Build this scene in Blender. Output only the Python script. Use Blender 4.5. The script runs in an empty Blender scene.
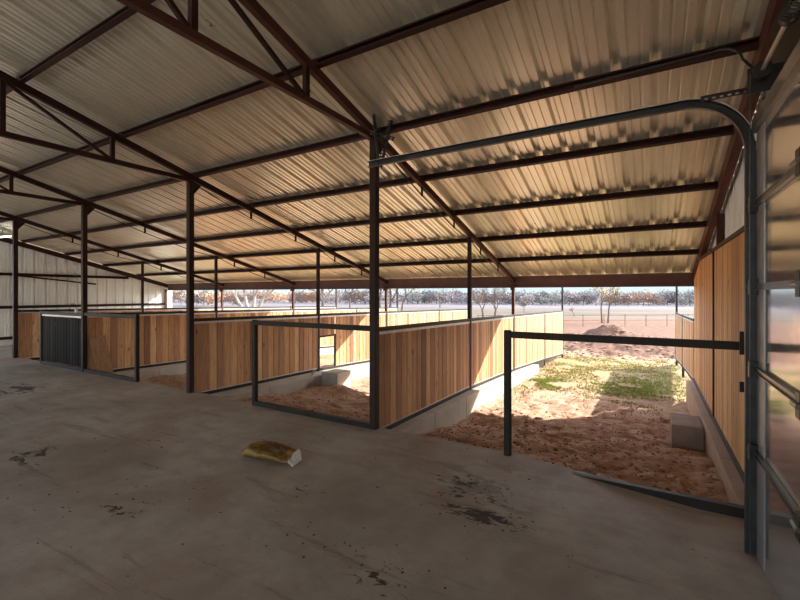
import bpy, bmesh, math, random
from mathutils import Vector, Matrix, noise
random.seed(7)
PI = math.pi
sc = bpy.context.scene
C = sc.collection
R = random.Random(11)

# ------------------------------------------------------------------ helpers
class MB:
    """collects shapes, builds ONE mesh object"""
    def __init__(s): s.v = []; s.f = []
    def add(s, vs, fs):
        n = len(s.v); s.v += [tuple(p) for p in vs]; s.f += [tuple(i + n for i in f) for f in fs]
    def box(s, x0, x1, y0, y1, z0, z1):
        vs = [(x, y, z) for x in (x0, x1) for y in (y0, y1) for z in (z0, z1)]
        s.add(vs, [(0,1,3,2),(4,6,7,5),(0,4,5,1),(2,3,7,6),(0,2,6,4),(1,5,7,3)])
    def sweep(s, prof, path, up=(0,0,1), closed=True, caps=True):
        """profile (a,b): a along side vector, b along up vector, swept along path"""
        path = [Vector(p) for p in path]; up = Vector(up); rings = []
        for i, p in enumerate(path):
            t = ((path[i+1]-p).normalized() if i < len(path)-1 else Vector((0,0,0)))
            if i > 0: t = t + (p-path[i-1]).normalized()
            t.normalize()
            side = t.cross(up)
            if side.length < 1e-4: side = t.cross(Vector((0,1,0)))
            side.normalize(); u = side.cross(t).normalized()
            k = 1.0
            if 0 < i < len(path)-1:
                k = 1/max(.3, t.dot((p-path[i-1]).normalized()))
            rings.append([p + side*a + u*b*k for a, b in prof])
        n = len(prof); vs = [q for r in rings for q in r]; fs = []
        for i in range(len(path)-1):
            for j in range(n if closed else n-1):
                a = i*n+j; b = i*n+(j+1) % n
                fs.append((a, b, b+n, a+n))
        if caps and closed:
            fs.append(tuple(range(n-1, -1, -1))); fs.append(tuple((len(path)-1)*n+j for j in range(n)))
        s.add(vs, fs)
    def bar(s, p, q, w, h, up=(0,0,1)):
        s.sweep([(-w/2,-h/2),(w/2,-h/2),(w/2,h/2),(-w/2,h/2)], [p, q], up)
    def tube(s, p, q, r, n=12, r2=None):
        s.rod([p, q], [r, r2 if r2 is not None else r], n)
    def rod(s, path, rad, n=10):
        path = [Vector(p) for p in path]
        if not isinstance(rad, (list, tuple)): rad = [rad]*len(path)
        rings = []; ref = None
        for i, p in enumerate(path):
            a = path[max(0, i-1)]; b = path[min(len(path)-1, i+1)]
            t = (b-a).normalized()
            if ref is None:
                ref = t.cross(Vector((.31,.87,.12))).normalized()
            ref = (ref - t*ref.dot(t)).normalized(); w = t.cross(ref)
            rings.append([p + (ref*math.cos(2*PI*k/n) + w*math.sin(2*PI*k/n))*rad[i] for k in range(n)])
        vs = [q for r_ in rings for q in r_]; fs = []
        for i in range(len(path)-1):
            for j in range(n):
                a = i*n+j; b = i*n+(j+1) % n
                fs.append((a, b, b+n, a+n))
        fs.append(tuple(range(n-1, -1, -1))); fs.append(tuple((len(path)-1)*n+j for j in range(n)))
        s.add(vs, fs)
    def build(s, name, mat, parent=None, bevel=0, smooth=False, origin=None):
        me = bpy.data.meshes.new(name)
        o0 = Vector(origin) if origin is not None else None
        vs = s.v if o0 is None else [tuple(Vector(v)-o0) for v in s.v]
        me.from_pydata(vs, [], s.f); me.update()
        if isinstance(mat, (list, tuple)):
            for m in mat: me.materials.append(m)
        else: me.materials.append(mat)
        bm = bmesh.new(); bm.from_mesh(me); bmesh.ops.recalc_face_normals(bm, faces=bm.faces); bm.to_mesh(me); bm.free()
        o = bpy.data.objects.new(name, me); C.objects.link(o)
        if o0 is not None: o.location = o0
        if parent is not None:
            o.parent = parent
            q = parent; w_ = Vector((0,0,0))
            while q is not None: w_ = w_ + Vector(q.location); q = q.parent
            o.location = (o0 if o0 is not None else Vector((0,0,0))) - w_
        if smooth:
            for p in me.polygons: p.use_smooth = True
        if bevel:
            b = o.modifiers.new('bevel', 'BEVEL'); b.width = bevel; b.segments = 2; b.limit_method = 'ANGLE'; b.angle_limit = .7
            b.harden_normals = False
        return o

def tag(o, label=None, cat=None, group=None, kind=None):
    if label: o['label'] = label
    if cat: o['category'] = cat
    if group: o['group'] = group
    if kind: o['kind'] = kind
    return o
def thing(name, loc, label, cat, group=None):
    o = bpy.data.objects.new(name, None); C.objects.link(o); o.location = loc; o.empty_display_size = .1
    return tag(o, label, cat, group)

# ------------------------------------------------------------------ materials
def new(name):
    m = bpy.data.materials.new(name); m.use_nodes = True
    nt = m.node_tree; return m, nt, nt.nodes['Principled BSDF']
def L(nt, a, b): nt.links.new(a, b)
def N(nt, t, **k):
    n = nt.nodes.new(t)
    for a, v in k.items(): setattr(n, a, v)
    return n
def ramp(nt, fac, stops):
    r = N(nt, 'ShaderNodeValToRGB'); e = r.color_ramp.elements
    while len(e) < len(stops): e.new(.5)
    for i, (p, c) in enumerate(stops): e[i].position = p; e[i].color = (*c, 1)
    L(nt, fac, r.inputs[0]); return r.outputs[0]
def noi(nt, vec, scale, det=4, rough=.6, dist=0):
    n = N(nt, 'ShaderNodeTexNoise'); n.inputs['Scale'].default_value = scale; n.inputs['Detail'].default_value = det
    n.inputs['Roughness'].default_value = rough; n.inputs['Distortion'].default_value = dist
    if vec is not None: L(nt, vec, n.inputs['Vector'])
    return n.outputs['Fac']
def mapping(nt, src, scale=(1,1,1), rot=(0,0,0), loc=(0,0,0)):
    m = N(nt, 'ShaderNodeMapping'); m.inputs['Scale'].default_value = scale; m.inputs['Rotation'].default_value = rot
    m.inputs['Location'].default_value = loc
    L(nt, src, m.inputs['Vector']); return m.outputs[0]
def pos(nt): return N(nt, 'ShaderNodeNewGeometry').outputs['Position']
def mix(nt, f, a, b, mode='MIX'):
    m = N(nt, 'ShaderNodeMix', data_type='RGBA', blend_type=mode)
    if isinstance(f, (int, float)): m.inputs[0].default_value = f
    else: L(nt, f, m.inputs[0])
    for i, x in ((6, a), (7, b)):
        if isinstance(x, tuple): m.inputs[i].default_value = (*x, 1)
        else: L(nt, x, m.inputs[i])
    return m.outputs[2]
def mth(nt, op, a, b=None, clamp=False):
    m = N(nt, 'ShaderNodeMath', operation=op, use_clamp=clamp)
    for i, x in enumerate((a, b)):
        if x is None: continue
        if isinstance(x, (int, float)): m.inputs[i].default_value = x
        else: L(nt, x, m.inputs[i])
    return m.outputs[0]
def rng(nt, v, a, b, c=0, d=1):
    m = N(nt, 'ShaderNodeMapRange'); L(nt, v, m.inputs[0])
    for i, x in enumerate((a, b, c, d)): m.inputs[i+1].default_value = x
    return m.outputs[0]
def bump(nt, b, h, s=.3, d=.01):
    n = N(nt, 'ShaderNodeBump'); n.inputs['Strength'].default_value = s; n.inputs['Distance'].default_value = d
    L(nt, h, n.inputs['Height']); L(nt, n.outputs[0], b.inputs['Normal'])
def simple(name, c1, c2, rough=.5, metal=0, scale=6, bs=.15, spec=.5):
    m, nt, b = new(name); p = pos(nt)
    n = noi(nt, p, scale, 5)
    L(nt, ramp(nt, n, [(.3, c1), (.7, c2)]), b.inputs['Base Color'])
    b.inputs['Roughness'].default_value = rough; b.inputs['Metallic'].default_value = metal
    b.inputs['Specular IOR Level'].default_value = spec
    bump(nt, b, noi(nt, p, scale*8, 3), bs, .004)
    return m
M = {}
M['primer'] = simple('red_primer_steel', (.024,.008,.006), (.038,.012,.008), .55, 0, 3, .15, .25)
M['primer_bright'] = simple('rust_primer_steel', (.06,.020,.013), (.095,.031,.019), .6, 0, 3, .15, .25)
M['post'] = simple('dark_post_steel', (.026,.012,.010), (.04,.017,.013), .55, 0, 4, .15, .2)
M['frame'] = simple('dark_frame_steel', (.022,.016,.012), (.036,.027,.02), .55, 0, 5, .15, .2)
M['galv'] = simple('galvanised_strip', (.42,.42,.42), (.6,.6,.6), .35, .5, 9)
M['track'] = simple('dark_track_steel', (.03,.03,.03), (.055,.055,.053), .42, .3, 9, .15, .35)
M['chrome'] = simple('bright_shaft_steel', (.66,.62,.54), (.8,.76,.68), .35, .5, 20, .05)
M['black'] = simple('black_steel', (.012,.012,.012), (.025,.025,.025), .4, .2, 9)
M['strut'] = simple('strut_steel', (.10,.10,.10), (.17,.17,.17), .3, .7, 12)

def roof_mat():
    m, nt, b = new('galvalume_sheet'); p = pos(nt)
    n = noi(nt, mapping(nt, p, (1.5, .35, .35)), 3, 5)
    n2 = noi(nt, p, 22, 3)
    c = ramp(nt, n, [(.25, (.73,.71,.58)), (.55, (.84,.82,.68)), (.8, (.91,.89,.75))])
    c = mix(nt, mth(nt, 'MULTIPLY', n2, .25), c, (.62,.57,.47))
    L(nt, c, b.inputs['Base Color']); b.inputs['Metallic'].default_value = .68
    L(nt, rng(nt, n, .2, .8, .26, .36), b.inputs['Roughness'])
    bump(nt, b, noi(nt, mapping(nt, p, (1.5, .4, .4)), 2, 2), .05, .01)
    return m
M['roof'] = roof_mat()
def wall_metal():
    m, nt, b = new('pale_wall_sheet'); p = pos(nt)
    n = noi(nt, mapping(nt, p, (1, 2, .4)), 3, 5)
    L(nt, ramp(nt, n, [(.3, (.76,.77,.76)), (.7, (.87,.89,.89))]), b.inputs['Base Color'])
    b.inputs['Metallic'].default_value = .1; b.inputs['Roughness'].default_value = .4
    return m
M['wallmetal'] = wall_metal()

def wood(name, stops, grainrot=False, grey=0):
    m, nt, b = new(name); p = pos(nt)
    g = N(nt, 'ShaderNodeNewGeometry')
    rnd = g.outputs['Random Per Island']
    off = N(nt, 'ShaderNodeVectorMath', operation='ADD')
    cmb = N(nt, 'ShaderNodeCombineXYZ'); k = mth(nt, 'MULTIPLY', rnd, 37.0)
    for i in range(3): L(nt, k, cmb.inputs[i])
    L(nt, p, off.inputs[0]); L(nt, cmb.outputs[0], off.inputs[1])
    q = off.outputs[0]
    grain = noi(nt, mapping(nt, q, (9, 9, .6)), 5, 6, .65, .6)
    fine = noi(nt, mapping(nt, q, (60, 60, 1.2)), 3, 3)
    base = ramp(nt, rnd, stops)
    dark = mix(nt, 1.0, base, (.62,.50,.40), 'MULTIPLY')
    c = mix(nt, rng(nt, grain, .42, .72), base, dark)
    c = mix(nt, rng(nt, fine, .45, .8, 0, .35), c, mix(nt, 1.0, base, (.45,.35,.28), 'MULTIPLY'))
    # knots
    vo = N(nt, 'ShaderNodeTexVoronoi'); vo.inputs['Scale'].default_value = 1.0
    L(nt, mapping(nt, q, (5, 5, 2.2)), vo.inputs['Vector'])
    kn = rng(nt, vo.outputs['Distance'], .05, .13, .75, 0)
    c = mix(nt, kn, c, (.09,.035,.018))
    L(nt, c, b.inputs['Base Color']); b.inputs['Roughness'].default_value = .62
    b.inputs['Specular IOR Level'].default_value = .3
    bump(nt, b, grain, .2, .004)
    return m
M['wood'] = wood('cedar_boards', [(0, (.24,.105,.055)), (.12, (.58,.33,.17)), (.25, (.76,.48,.25)), (.38, (.34,.16,.085)), (.52, (.62,.36,.18)), (.64, (.28,.125,.07)), (.76, (.82,.53,.27)), (.88, (.50,.25,.13)), (1, (.40,.225,.14))])
M['wood_warm'] = wood('cedar_wall_boards', [(0, (.42,.19,.07)), (.2, (.70,.41,.18)), (.4, (.80,.52,.26)), (.55, (.46,.22,.085)), (.75, (.74,.45,.20)), (1, (.56,.30,.125))])
M['wood_shaded'] = wood('shaded_boards', [(0, (.008,.006,.005)), (.5, (.016,.012,.009)), (1, (.03,.021,.015))])  # shade on the aisle-facing stall front put into the board colour
M['wood_shaded'].node_tree.nodes['Principled BSDF'].inputs['Specular IOR Level'].default_value = .05
M['ply'] = wood('plain_board', [(0, (.38,.22,.12)), (1, (.40,.24,.14))])

def concrete(name, stains=False):
    m, nt, b = new(name); p = pos(nt)
    n1 = noi(nt, p, .55, 6, .6, .4); n2 = noi(nt, p, 4, 6, .65); n3 = noi(nt, p, 45, 3)
    c = ramp(nt, n1, [(.3, (.26,.205,.16)), (.5, (.38,.32,.265)), (.72, (.50,.43,.365))])
    c = mix(nt, rng(nt, n2, .4, .75, 0, .5), c, (.22,.17,.135))
    c = mix(nt, rng(nt, n3, .5, .8, 0, .25), c, (.16,.13,.11))
    if stains:
        # reddish dust
        n4 = noi(nt, p, .8, 4, .5, .8)
        c = mix(nt, rng(nt, n4, .5, .72, 0, .5), c, (.25,.135,.09))
        # streaks of dried mud, long in X (dragged by wheels)
        s = noi(nt, mapping(nt, p, (.5, 4, 1), (0,0,.12)), 1.4, 6, .72, .5)
        c = mix(nt, rng(nt, s, .56, .70, 0, .65), c, (.13,.09,.07))
        # small flecks everywhere
        sp = noi(nt, mapping(nt, p, (1, 1.6, 1)), 9, 3, .5, .3)
        c = mix(nt, rng(nt, sp, .73, .75, 0, .9), c, (.035,.02,.015))
        # muddy patches at places of their own
        def patch(c, x, y, r, thr, sc_, sx=1, sy=1, rot=0, col=(.04,.025,.018), st=.95):
            d = N(nt, 'ShaderNodeVectorMath', operation='LENGTH')
            mp = mapping(nt, p, (sx/r, sy/r, 0), (0,0,0), (-x*sx/r, -y*sy/r, 0)); L(nt, mp, d.inputs[0])
            fall = rng(nt, d.outputs['Value'], 0, 1, 1, 0)
            nn = noi(nt, mapping(nt, p, (1, 1.8, 1), (0,0,rot)), sc_, 5, .65, .8)
            v = mth(nt, 'ADD', nn, mth(nt, 'MULTIPLY', fall, .35))
            mk = rng(nt, v, thr, thr+.06, 0, st)
            mk = mth(nt, 'MULTIPLY', mk, rng(nt, fall, 0, .15))
            return mix(nt, mk, c, col)
        c = patch(c, -1.25, 3.35, .55, .70, 9, 1, 1.4)
        c = patch(c, -1.05, 2.95, .42, .68, 6, .8, 2.4)
        c = patch(c, -3.4, 1.7, .5, .80, 6, 1, 1.5)
        c = patch(c, -1.35, 2.0, .6, .84, 9, 1, 1.3)
        c = patch(c, -9.2, 2.9, 1.2, .74, 3, 1, 2)
        c = patch(c, -5.3, 1.75, .6, .74, 4, 1, 1.6)
        c = patch(c, -4.6, 2.6, 1.0, .90, 6)
        c = patch(c, -2.4, 2.6, 1.2, .92, 7)
        # pale scuffed patch near the stub post
        c = patch(c, -1.0, 3.55, .7, .62, 3, .8, 1.2, 0, (.42,.39,.36), .5)
    L(nt, c, b.inputs['Base Color']); L(nt, rng(nt, n2, .3, .7, .62, .78), b.inputs['Roughness'])
    b.inputs['Specular IOR Level'].default_value = .35
    bump(nt, b, mth(nt, 'ADD', n2, mth(nt, 'MULTIPLY', n3, .3)), .12, .01)
    return m
M['slab'] = concrete('barn_slab_concrete', True)
M['curb'] = simple('curb_concrete', (.36,.34,.30), (.47,.44,.395), .85, 0, 3, .4)
M['block'] = simple('block_concrete', (.20,.14,.10), (.30,.22,.165), .85, 0, 4, .4)

def ground_mat():
    m, nt, b = new('ground_soil'); p = pos(nt)
    sx = N(nt, 'ShaderNodeSeparateXYZ'); L(nt, p, sx.inputs[0]); X, Y = sx.outputs[0], sx.outputs[1]
    n1 = noi(nt, p, .7, 6, .6); n2 = noi(nt, p, 7, 6, .7, .5); n3 = noi(nt, p, 30, 4, .7)
    dirt = ramp(nt, n2, [(.28, (.22,.125,.085)), (.5, (.44,.285,.20)), (.75, (.58,.42,.32))])
    dirt = mix(nt, rng(nt, n3, .5, .8, 0, .5), dirt, (.13,.06,.04))
    straw = ramp(nt, n2, [(.3, (.22,.14,.07)), (.55, (.30,.23,.11)), (.8, (.38,.31,.17))])
    zone = mth(nt, 'ADD', Y, mth(nt, 'MULTIPLY', n1, 5.0))
    xin = rng(nt, mth(nt, 'ADD', X, mth(nt, 'MULTIPLY', n1, 2.0)), -5.0, 6.0, 1, 1)
    g = mth(nt, 'MULTIPLY', rng(nt, zone, 11.3, 14.2), rng(nt, zone, 20.2, 21.6, 1, 0))
    g = mth(nt, 'MULTIPLY', g, rng(nt, n2, .35, .55, .25, 1))
    c = mix(nt, g, dirt, straw)
    tilled = ramp(nt, noi(nt, mapping(nt, p, (1, 1, 1), (0,0,.5)), 2.2, 6, .75), [(.3, (.10,.052,.034)), (.5, (.155,.085,.058)), (.75, (.21,.125,.09))])
    c = mix(nt, rng(nt, zone, 20.5, 22.5), c, tilled)
    pale = ramp(nt, noi(nt, mapping(nt, p, (.05, .25, 1), (0,0,.53)), 1.2, 5, .6), [(.3, (.08,.058,.045)), (.5, (.12,.098,.075)), (.7, (.165,.145,.125))])
    # distance along the view-ward field axis (field rows lie across it)
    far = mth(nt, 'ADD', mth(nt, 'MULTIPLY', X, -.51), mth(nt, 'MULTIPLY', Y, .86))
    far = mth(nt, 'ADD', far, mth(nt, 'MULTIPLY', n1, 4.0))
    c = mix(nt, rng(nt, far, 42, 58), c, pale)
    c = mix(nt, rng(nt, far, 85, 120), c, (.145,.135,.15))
    c = mix(nt, mth(nt, 'LESS_THAN', Y, -9.0), c, (.60,.54,.46))    # unseen ground behind the barn, made pale to bounce light inside
    L(nt, c, b.inputs['Base Color']); b.inputs['Roughness'].default_value = .95
    b.inputs['Specular IOR Level'].default_value = .1
    bump(nt, b, mth(nt, 'ADD', n2, mth(nt, 'MULTIPLY', n3, .5)), .6, .03)
    return m
M['ground'] = ground_mat()

def leafy(name, c1, c2, scale=4):
    m, nt, b = new(name)
    g = N(nt, 'ShaderNodeNewGeometry')
    L(nt, ramp(nt, g.outputs['Random Per Island'], [(0, c1), (1, c2)]), b.inputs['Base Color'])
    b.inputs['Roughness'].default_value = .8; b.inputs['Specular IOR Level'].default_value = .1
    return m
M['twigs'] = leafy('bare_twigs_grey', (.20,.17,.17), (.34,.30,.30))
M['twigs_brown'] = leafy('bare_twigs_brown', (.24,.18,.15), (.36,.27,.22))
M['twigs_orange'] = leafy('autumn_leaves_orange', (.34,.21,.14), (.46,.31,.22))
M['evergreen'] = leafy('dull_green_leaves', (.18,.175,.16), (.26,.25,.22))
M['yellow'] = leafy('yellow_leaves', (.60,.40,.14), (.75,.58,.28))
M['bark'] = simple('grey_bark', (.10,.07,.055), (.18,.13,.10), .9, 0, 8, .3)
M['bark_pale'] = simple('pale_bark', (.28,.23,.19), (.40,.34,.28), .9, 0, 8, .3)
M['grass'] = leafy('grass_blades', (.16,.26,.05), (.34,.38,.12))
M['straw'] = leafy('dry_grass_blades', (.28,.23,.09), (.40,.34,.15))

# ------------------------------------------------------------------ plan of the barn (metres)
X0, BAY = -2.85, 3.66
XA, XB, XC, XD, XE = [X0 - BAY*i for i in range(5)]
XR = X0 + BAY                     # 0.81, right-hand end wall line
Y1, Y2, Y3 = 4.20, 7.31, 10.22    # post rows
SL = .2631; ZP = 3.545
RIDGE = .55
def zr(y):                        # rafter centre line
    return ZP - SL*(y - Y1) if y >= RIDGE else ZP - SL*(2*RIDGE - y - Y1)
YB = 2*RIDGE - Y1                 # rear post row
YE = 10.55

def interp(x, pts):
    if x <= pts[0][0]: return pts[0][1]
    for (a, b), (c, d) in zip(pts, pts[1:]):
        if x <= c: return b + (d-b)*(x-a)/(c-a)
    return pts[-1][1]
GZ = [(-12, -.35), (-9.3, -.45), (4.25, -.45), (4.3, -.17), (4.7, -.26), (6, -.40), (7.3, -.48), (10.3, -.56), (13.7, -.68), (17, -.80), (25, -1.0), (45, -1.0), (190, -3.0)]
def gz(x, y, fine=True):
    z = interp(y, GZ)
    if y < 4.25: return z
    if -16 < x < -2.95 and y < 12: z += .055*min(1, (12-y)/3)*min(1, (-2.95-x)/.2) + (.03 if x < -6.6 else 0)
    if fine:
        near = max(0, 1 - max(0, y-9)/16) * (1 if y > 4.2 else 0)
        v = Vector((x, y, 0))
        z += near*(.075*(noise.noise(v*.9)) + .05*noise.noise(v*2.6 + Vector((3,1,0))))
        z += near*.030*(1-2*abs(noise.noise(v*6.5 + Vector((9,0,4))))) + near*.022*noise.noise(v*15)
        if 17 < y < 34:
            w = min(1, (y-17)/3)*min(1, (34-y)/8)
            z += w*(.16*noise.noise(v*1.7) + .10*noise.noise(v*4.2))
        # low heap of spoil
        d2 = ((x+1.6)/1.6)**2 + ((y-23.4)/1.2)**2
        z += 1.0*math.exp(-d2)
        d3 = ((x+.2)/2.4)**2 + ((y-21.5)/1.2)**2
        z += .28*math.exp(-d3)
        z += .13*math.exp(-((x+5.5)/.45)**2-((y-6.8)/.4)**2)
    return z
def PB(y): return interp(y, [(4.2,-.06),(7.31,-.10),(10.3,-.22),(13.7,-.43),(16.9,-.66)])   # bottom of the boards
def PT(y): return interp(y, [(4.2,1.215),(9.4,1.14),(16.9,1.0)])                           # top of the rail

# ------------------------------------------------------------------ ground
def coords(segs):
    out = []
    for a, b, st in segs:
        n = max(1, round((b-a)/st)); out += [a+(b-a)*i/n for i in range(n)]
    out.append(segs[-1][1]); return out
xs = coords([(-500,-200,60),(-200,-60,12),(-60,-30,2.5),(-30,-17.4,.5),(-17.4,-7,.14),(-7,-3,.07),(-3,1,.045),(1,5,.25),(5,30,1.5),(30,120,10),(120,500,60)])
ys = coords([(-300,-60,60),(-60,-12,8),(-12,4,2),(4,4.24,.08),(4.24,8,.045),(8,12,.09),(12,20,.16),(20,35,.35),(35,60,2),(60,120,6),(120,200,20),(200,600,60)])
vs = [(x, y, gz(x, y)) for y in ys for x in xs]; nx = len(xs)
fs = [(j*nx+i, j*nx+i+1, (j+1)*nx+i+1, (j+1)*nx+i) for j in range(len(ys)-1) for i in range(nx-1)]
g = MB(); g.v = vs; g.f = fs
o = g.build('ground', M['ground'], smooth=True); tag(o, kind='structure')

# ------------------------------------------------------------------ concrete floor
def slabz(x, y):
    a = min(1, max(0, (x+1.15)/1.5)); b = min(1, max(0, (y-2.6)/1.4))
    return -.125*a*b + .006*noise.noise(Vector((x*.7, y*.7, 0)))
fx = coords([(-17.6,-7,.4),(-7,.95,.1)]); fy = coords([(-9.3,2,.5),(2,4.27,.09)])
g = MB(); n = len(fx)
def edge(x, y):
    if y < 4.2: return y
    e = y + .03*noise.noise(Vector((x*3, 0, 0))) + .015*noise.noise(Vector((x*12, 5, 0)))
    return e
top = [(x, edge(x, y), slabz(x, y)) for y in fy for x in fx]
bot = [(x, edge(x, fy[-1]), -.5) for x in fx]
g.v = top + bot
g.f = [(j*n+i, j*n+i+1, (j+1)*n+i+1, (j+1)*n+i) for j in range(len(fy)-1) for i in range(n-1)]
k = (len(fy)-1)*n; q = len(top)
g.f += [(k+i, k+i+1, q+i+1, q+i) for i in range(n-1)]
g.box(-17.6, XD-.05, 4.2, 10.4, -.5, -.012)      # the last bay is paved too
o = g.build('floor', M['slab'], smooth=False); tag(o, kind='structure')

# ------------------------------------------------------------------ concrete curbs under the partitions
M['curb_brown'] = simple('dusty_curb_concrete', (.30,.20,.135), (.40,.28,.20), .85, 0, 3, .4)
def curb(x, w0, w1, y0, y1, label, M_='curb', flat=None):
    g = MB(); st = 1.22; y = y0
    while y < y1-.01:
        e = min(y1, y+st)
        za, zb = (PB(y)-.035, PB(e)-.035) if flat is None else (flat, flat)
        vs = [(x-w0,y,-1.2),(x+w1,y,-1.2),(x+w1,y,za),(x-w0,y,za),(x-w0,e-.006,-1.2),(x+w1,e-.006,-1.2),(x+w1,e-.006,zb),(x-w0,e-.006,zb)]
        g.add(vs, [(0,1,2,3),(4,7,6,5),(0,4,5,1),(1,5,6,2),(2,6,7,3),(3,7,4,0)])
        y = e
    o = g.build('concrete_curb', M[M_], bevel=.01, origin=(x, y0, 0)); tag(o, label, 'curb', 'concrete curbs under the partitions')
curb(XA, .16, .17, 4.3, 12.2, 'pale concrete curb under the partition nearest the open right-hand stall')
curb(XB, .16, .42, 4.3, 12.2, 'pale wide concrete curb under the partition with the low feed gap')
curb(XC, .16, .45, 4.3, 12.2, 'pale concrete ledge under the partition behind the leaning board')
curb(XR-.16, .02, .19, 4.3, 10.2, 'narrow concrete curb under the boarded right-hand end wall', M_='curb_brown', flat=-.101)

# ------------------------------------------------------------------ roof sheets
PER = .305
def rib_profile(a, b, h=.046):
    pts = []; k0 = math.floor(a/PER)
    x = k0*PER
    while x < b:
        for dx, dz in ((0,0),(.024,h),(.062,h),(.086,0),(.134,0),(.140,.014),(.158,.014),(.164,0),(.222,0),(.228,.014),(.246,.014),(.252,0)):
            if a <= x+dx <= b: pts.append((x+dx, dz))
        x += PER
    return pts
pr = rib_profile(XE-.32, XR+.2)
g = MB(); n = len(pr)
OFF = .125
rows = [YE, 8.6, 4.4, RIDGE, -2, -6.0]
vs = []
for y in rows:
    for x, dz in pr: vs.append((x, y, zr(y)+OFF+dz))
g.v = vs; g.f = [(j*n+i, j*n+i+1, (j+1)*n+i+1, (j+1)*n+i) for j in range(len(rows)-1) for i in range(n-1)]
o = g.build('ceiling', M['roof']); tag(o, kind='structure')
s_ = o.modifiers.new('thick', 'SOLIDIFY'); s_.thickness = .0015; s_.offset = 1

# ------------------------------------------------------------------ purlins and eave beam
def cprof(w, h, t=.006, lip=.02):
    return [(-w/2,-h/2),(w/2,-h/2),(w/2,-h/2+lip),(w/2-t,-h/2+lip),(w/2-t,-h/2+t),(-w/2+t,-h/2+t),(-w/2+t,h/2-t),(w/2-t,h/2-t),(w/2-t,h/2-lip),(w/2,h/2-lip),(w/2,h/2),(-w/2,h/2)]
PY = [9.0, 7.80, 6.60, 5.43, 4.29, 3.16, 2.03, .90]
ordn = ['first', 'second', 'third', 'fourth', 'fifth', 'sixth', 'seventh', 'eighth']
for i, y in enumerate(PY):
    g = MB(); z = zr(y) + OFF - .048
    nrm = Vector((0, SL, 1)).normalized()
    g.sweep(cprof(.05, .085), [(XE+.02, y, z), (XR-.06, y, z)], up=nrm)
    pt = thing('roof_purlin', (XE, y, z), 'dark red steel purlin under the roof sheets, %s one up from the low eave' % ordn[i], 'purlin', 'roof purlins')
    g.build('channel', M['primer'], pt)
    for X in (XA, XB, XC, XD):
        c = MB(); c.box(X-.05, X+.05, y-.03, y-.026, z-.05, z+.04); c.build('clip', M['primer'], pt)
for y in (.2, -.96, -2.1, -3.2):
    g = MB(); z = zr(y)+OFF-.048
    g.sweep(cprof(.05, .085), [(XE+.02, y, z), (XR-.06, y, z)], up=Vector((0,-SL,1)).normalized())
    o = g.build('roof_purlin', M['primer'], origin=(XE, y, z)); tag(o, 'dark red purlin on the far side of the roof ridge', 'purlin', 'purlins beyond the ridge')
g = MB(); ze = zr(Y3)-.05
g.sweep(cprof(.07, .28, .008, .03), [(XE+.02, Y3+.02, ze), (XR-.03, Y3+.02, ze)])
eb = thing('eave_beam', (XE, Y3, ze), 'long dark red steel beam along the low eave', 'beam')
M['eave'] = simple('hazed_beam_steel', (.11,.055,.048), (.16,.085,.072), .6, 0, 3, .15, .3)  # distance haze over the beam mixed into its colour
g.build('channel', M['eave'], eb)
g = MB(); g.box(XE+.02, XR-.05, YE-.09, YE-.07, zr(YE)+.06, zr(YE)+OFF-.003)
g.build('fascia', M['primer'], eb)

# ------------------------------------------------------------------ posts
def square_tube(g, x, y, z0, z1, w, t=.004): g.box(x-w/2, x+w/2, y-w/2, y+w/2, z0, z1)
rowname = {0: 'nearest the camera side', 1: 'second', 2: 'third', 3: 'fourth'}
along = ['beside the open right-hand stall', 'between the two middle stalls', 'beside the dark boarded stall front', 'left of the dark boarded stall front']
for i, X in enumerate((XA, XB, XC, XD)):
    t = thing('steel_post', (X, Y1, -.05), 'tall dark red steel post in the aisle row, ' + along[i], 'post', 'tall aisle posts')
    g = MB(); square_tube(g, X, Y1, -.05, zr(Y1)-.06, .088); g.build('shaft', M['post'], t, bevel=.006)
    g = MB(); g.box(X-.07, X+.07, Y1-.07, Y1+.07, zr(Y1)-.065, zr(Y1)-.055); g.build('cap_plate', M['post'], t)
    g = MB(); 
    g.add([(X-.005,Y1+.04,zr(Y1)-.3),(X+.005,Y1+.04,zr(Y1)-.3),(X+.005,Y1+.2,zr(Y1)-.10),(X-.005,Y1+.2,zr(Y1)-.10),(X-.005,Y1+.04,zr(Y1)-.06),(X+.005,Y1+.04,zr(Y1)-.06)],
          [(0,1,2,3),(3,2,5,4),(0,4,5,1),(0,3,4),(1,5,2)])
    g.build('gusset', M['post'], t)
for i, X in enumerate((XA, XB, XC, XD)):
    t = thing('steel_post', (X, Y2, -.3), 'slim dark steel post under mid-rafter in the partition line, %s' % ['nearest to the open right-hand stall','at the low feed gap','second from the white end wall','closest to the white end wall'][i], 'post', 'slim mid-stall posts')
    g = MB(); square_tube(g, X, Y2, -.4, zr(Y2)-.07, .062); g.build('shaft', M['post'], t, bevel=.005)
    g = MB(); g.box(X-.05, X+.05, Y2-.05, Y2+.05, zr(Y2)-.075, zr(Y2)-.067); g.build('cap_plate', M['post'], t)
for i, X in enumerate((XA, XB, XC, XD)):
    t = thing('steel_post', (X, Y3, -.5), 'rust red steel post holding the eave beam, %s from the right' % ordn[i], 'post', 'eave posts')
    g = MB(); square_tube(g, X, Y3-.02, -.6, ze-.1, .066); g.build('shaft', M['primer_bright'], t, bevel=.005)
    g = MB(); g.box(X-.045, X+.045, Y3-.11, Y3-.05, ze-.20, ze-.06); g.build('bracket', M['primer_bright'], t)
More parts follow.
